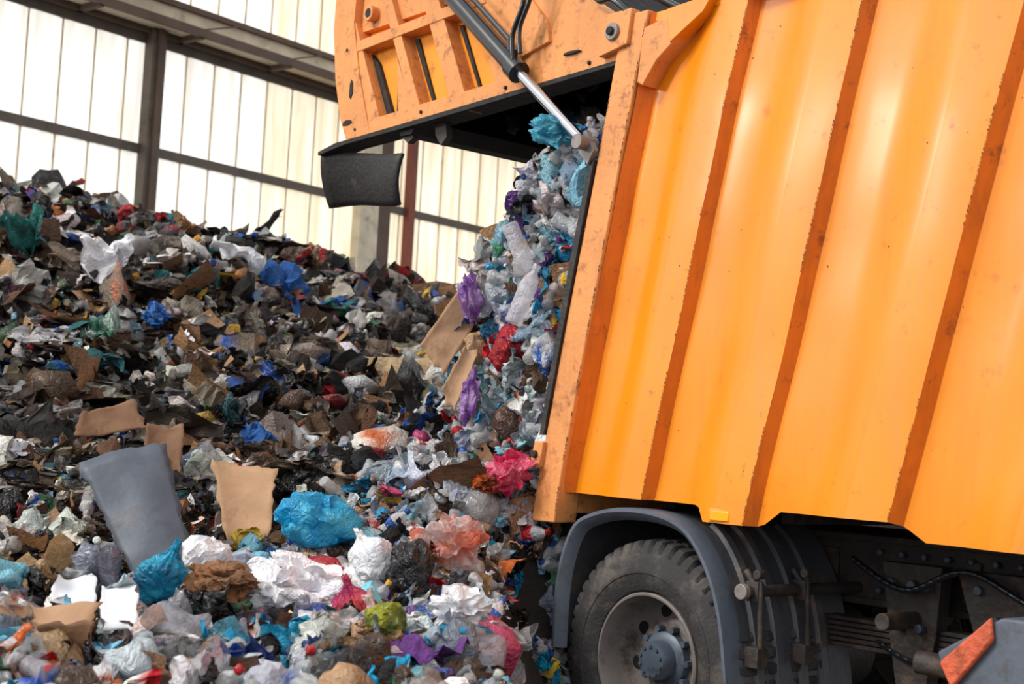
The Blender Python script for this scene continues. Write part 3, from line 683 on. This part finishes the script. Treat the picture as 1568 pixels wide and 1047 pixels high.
# ------------------------------------------------------------------ individually visible rubbish
def T(name,proto,loc,dim,rot,m,smooth=True,parent=None):
    v,f=proto; v=np.array(v); ext_=(v.max(0)-v.min(0)); v=(v-(v.max(0)+v.min(0))/2)/ext_*np.array(dim)
    me=bpy.data.meshes.new(name); me.from_pydata(v.tolist(),[],f.tolist()); me.materials.append(m)
    if smooth: me.polygons.foreach_set('use_smooth',[True]*len(me.polygons)); me.set_sharp_from_angle(angle=math.radians(50))
    o=bpy.data.objects.new(name,me); scene.collection.objects.link(o); o.location=loc; o.rotation_euler=[math.radians(a) for a in rot]
    if parent: o.parent=parent
    return o
def panel(name,loc,corners,tilt,yaw,bend,m,th=.006,n=12,parent=None):
    X=Vector((math.cos(yaw),math.sin(yaw),0)); Yv=Vector((-math.sin(yaw)*math.sin(tilt),math.cos(yaw)*math.sin(tilt),math.cos(tilt))); Nn=X.cross(Yv)
    tl,tr,br,bl=[Vector(c) for c in corners]; v=[];f=[]
    for j in range(n+1):
        for i in range(n+1):
            u=i/n;q=j/n; p=(tl*(1-u)+tr*u)*(1-q)+(bl*(1-u)+br*u)*q
            nn=noise.noise(Vector((p.x*9,p.y*9,loc[0]*7)))*.02
            e=(.022 if i in(0,n) or j in(0,n) else 0)*noise.noise(Vector((p.x*24,p.y*24,3)))
            v.append(X*(p.x+e)+Yv*(p.y+e)+Nn*(bend*((u-.5)**2*4-.5)+nn))
    for j in range(n):
        for i in range(n):
            a=j*(n+1)+i; f.append((a,a+1,a+n+2,a+n+1))
    me=bpy.data.meshes.new(name); me.from_pydata([tuple(x) for x in v],[],f); me.materials.append(m); me.polygons.foreach_set('use_smooth',[True]*len(f))
    o=bpy.data.objects.new(name,me); scene.collection.objects.link(o); o.location=loc; md=o.modifiers.new('thickness','SOLIDIFY'); md.thickness=th
    if parent: o.parent=parent
    return o
F_blue=film('blue_bag_film',(20,156,210),.3,0,.22,(80,196,230)); F_cyan=film('cyan_bag_film',(30,166,204),.3,0,.25,(20,116,156))
F_white=film('white_bag_film',(244,244,246),.15,0,.4,(222,226,234)); F_cloth=film('white_cloth',(246,244,246),.05,0,.8,(232,232,240))
F_black=film('black_bag_film',(18,18,21),0,0,.2,(30,30,34)); F_pink=film('pink_bag_film',(184,56,112),.3,0,.25,(218,76,84)); F_mag=film('magenta_film',(220,40,96),.3,.1,.25,(236,120,150))
F_yg=film('yellow_green_film',(158,162,40),.25,0,.3,(84,100,40)); F_clr=film('clear_printed_film',(226,212,210),.3,.3,.15,(220,110,80),7); F_or=film('orange_film',(216,100,30),.3,0,.3,(130,54,20))
F_pur=film('purple_film',(130,74,164),.35,.1,.28,(194,154,210)); F_aq=film('aqua_film',(110,200,222),.35,.15,.2,(50,156,192)); F_bot=film('clear_bottle_plastic',(226,222,232),.2,.5,.08,(240,240,246)); F_teal=film('teal_netting',(34,110,104),.1,0,.7,(18,64,64))
F_brown=film('brown_paper',(146,102,66),0,0,.8,(104,72,46)); F_redp=film('red_film',(190,34,40),.2,0,.3,(120,24,28)); F_grey=film('grey_film',(160,160,162),.2,.2,.25,(116,114,114))
bp4=lambda s,k=True,sq=(1,.85,.8): bagp(4,s,sq,k)
T('plastic_bag',bp4(1,False),(-.79,6.10,1.03),(.38,.30,.27),(15,10,20),F_blue)
T('plastic_bag',bp4(2),(-1.18,5.04,.89),(.17,.15,.27),(10,25,0),F_cyan)
T('plastic_bag',bp4(3,False),(-1.10,5.36,.91),(.21,.18,.19),(20,0,40),F_white)
T('white_cloth',crumple(5,3,.5,(1,.8,.5),2.2),(-.72,5.20,.85),(.44,.34,.28),(20,14,10),F_cloth)
T('brown_paper_sack',crumple(4,9,.6,(1,.8,.5),1.5),(-.98,5.06,.87),(.28,.22,.14),(10,0,10),F_brown,False)
T('plastic_wrap',crumple(5,14,.5,(1,.8,.6),1.8),(-.21,5.80,1.00),(.32,.24,.24),(10,10,30),F_clr)
T('plastic_bag',crumple(5,5,.45,(1,.8,.6),1.8),(-.13,4.82,.83),(.22,.19,.18),(0,0,0),F_white)
T('plastic_bag',bp4(6),(-.50,4.92,.82),(.18,.16,.24),(10,-15,0),F_pink)
T('plastic_bag',bp4(7,False),(-.36,4.74,.80),(.15,.14,.13),(0,0,50),F_yg)
T('plastic_bag',bp4(8),(-.50,5.46,.95),(.20,.18,.24),(-5,-30,0),F_white)
T('plastic_bag',bp4(9,False),(-.34,5.40,.91),(.20,.18,.24),(0,0,80),F_black)
T('plastic_bag',crumple(5,41,.5,(1,.8,.8),1.8),(.02,6.58,1.27),(.23,.2,.22),(0,20,0),F_mag)
T('plastic_bag',crumple(4,42,.5,(1,.8,.6),1.8),(-.07,6.56,1.22),(.18,.12,.11),(0,0,0),F_or)
T('plastic_bag',crumple(5,21,.4,(1,.7,.6),1.6),(.17,6.58,2.86),(.30,.25,.19),(0,5,0),F_aq)
T('plastic_bag',crumple(4,22,.5,(.6,.6,1),2.),(-.21,6.96,2.10),(.13,.12,.30),(0,-12,0),F_pur)
T('plastic_bag',crumple(4,23,.5,(.6,.6,1),2.),(-.19,6.90,1.62),(.10,.10,.30),(0,8,0),F_pur)
T('plastic_bottle',lathe(bottle,24,2,.06),(.02,6.66,2.30),(.30,.09,.09),(0,62,20),F_bot)
T('plastic_bottle',lathe(bottle,24,4,.06),(.05,6.60,2.10),(.30,.09,.09),(0,-70,10),F_bot)
T('plastic_bag',crumple(4,31,.5,(1,.8,.6),1.8),(.24,7.9,3.2),(.3,.26,.22),(0,0,0),film('dark_blue_film',(20,84,120),.2,0,.25))
T('rag',sheet(24,71,.5,.8,2.4),(-2.75,9.5,2.52),(.36,.3,.26),(50,0,10),F_cloth)
T('rag',sheet(24,75,.5,.4,2.4),(-2.0,10.1,2.66),(.42,.3,.32),(60,30,0),F_white)
T('teal_net',sheet(24,77,.5,.8,2.4),(-3.4,9.7,2.72),(.34,.3,.38),(50,0,10),F_teal)
T('plastic_bag',crumple(4,15,.5,(1,.8,.8),1.8),(-2.2,8.75,2.08),(.20,.15,.18),(0,0,0),film('deep_blue_film',(30,94,176),.2,0,.3))
T('rag',sheet(24,79,.5,.6,2.4),(-2.5,8.55,1.98),(.26,.2,.40),(70,0,10),film('pale_green_film',(206,220,212),.2,0,.4,(84,144,124)))
T('rag',sheet(24,81,.5,.9,2.4),(-3.0,7.9,1.72),(.36,.3,.36),(60,0,10),F_grey)
T('plastic_bag',crumple(4,51,.5,(1,.8,.6),1.8),(-2.35,6.9,1.24),(.22,.16,.15),(0,0,0),F_white)
T('red_wrapper',sheet(16,83,.5,.5,2.4),(-1.55,4.62,.80),(.12,.1,.07),(10,0,20),F_redp)
px=1/375
panel('grey_plastic_board',(-1.50,5.84,1.06),[(-96*px,76*px),(30*px,122*px),(102*px,-100*px),(22*px,-132*px)],math.radians(34),.12,-.035,M_greyb,.008)
px=1/347
panel('cardboard_sheet',(-1.18,6.38,1.07),[(-58*px,76*px),(50*px,62*px),(62*px,-52*px),(0*px,-84*px)],math.radians(30),-.1,.03,M_card)
px=1/290
panel('cardboard_sheet',(-2.02,7.25,1.42),[(-42*px,8*px),(30*px,38*px),(58*px,-14*px),(-48*px,-38*px)],math.radians(38),.2,.02,M_cardd)
panel('cardboard_sheet',(-1.68,7.0,1.28),[(-30*px,38*px),(26*px,42*px),(30*px,-42*px),(-20*px,-46*px)],math.radians(25),0,.03,M_cardd)
px=1/308
panel('cardboard_sheet',(-.31,7.06,1.93),[(12*px,74*px),(42*px,26*px),(-8*px,-68*px),(-44*px,-18*px)],math.radians(10),.1,.01,M_card)
panel('cardboard_sheet',(-.25,6.98,1.72),[(6*px,50*px),(26*px,34*px),(-2*px,-60*px),(-26*px,-28*px)],math.radians(14),-.1,.02,M_card)
px=1/483
panel('cardboard_box',(-1.42,4.55,.77),[(-74*px,34*px),(78*px,38*px),(54*px,-46*px),(-84*px,-30*px)],math.radians(55),.1,.03,M_card)
panel('cardboard_box',(-1.36,4.45,.71),[(-20*px,34*px),(75*px,44*px),(60*px,-40*px),(-30*px,-46*px)],math.radians(-15),-.3,.02,M_cardd)
px=1/455
panel('paper_sheet',(-1.42,4.82,.83),[(-32*px,26*px),(26*px,32*px),(38*px,-26*px),(-36*px,-22*px)],math.radians(40),.1,.02,M_paper,.002)
panel('paper_sheet',(-1.24,4.70,.80),[(-38*px,32*px),(22*px,38*px),(40*px,-32*px),(-12*px,-38*px)],math.radians(35),-.1,.01,M_paper,.002)
# ------------------------------------------------------------------ LIGHT + CAMERA
w=bpy.data.worlds.new('World'); scene.world=w; w.use_nodes=True
bg=w.node_tree.nodes['Background']; bg.inputs[0].default_value=(.95,.97,1,1); bg.inputs[1].default_value=1.06
sd=bpy.data.lights.new('sun','SUN'); sd.energy=2.35; sd.angle=math.radians(20); sd.color=(1,.94,.86)
so=bpy.data.objects.new('sun',sd); scene.collection.objects.link(so); so.rotation_euler=Vector((-.8,-.38,.76)).to_track_quat('Z','Y').to_euler()
ld=bpy.data.lights.new('added_fill_light','AREA'); ld.energy=150; ld.shape='DISK'; ld.size=.9; ld.color=(1,.97,.92)  # added area light: soft highlights on the truck side, fill on the pile
lo=bpy.data.objects.new('added_fill_light',ld); scene.collection.objects.link(lo); lo.location=(-7.5,5.2,4.6); lo.rotation_euler=(Vector(lo.location)-Vector((1.2,5.5,2.2))).to_track_quat('Z','Y').to_euler()
phi=math.radians(4.1); rho=math.radians(3.0)
fw=Vector((0,math.cos(phi),math.sin(phi))); r0=Vector((1,0,0)); u0=Vector((0,-math.sin(phi),math.cos(phi)))
rr=math.cos(rho)*r0+math.sin(rho)*u0; uu=-math.sin(rho)*r0+math.cos(rho)*u0
cd=bpy.data.cameras.new('camera'); cam=bpy.data.objects.new('camera',cd); scene.collection.objects.link(cam)
cam.matrix_world=Matrix(((rr.x,uu.x,-fw.x,0),(rr.y,uu.y,-fw.y,0),(rr.z,uu.z,-fw.z,1.4),(0,0,0,1)))
cd.lens=50; cd.sensor_width=36; cd.clip_end=200
cd.dof.use_dof=True; cd.dof.focus_distance=6.3; cd.dof.aperture_fstop=3.2
scene.camera=cam
scene.view_settings.view_transform='Standard'
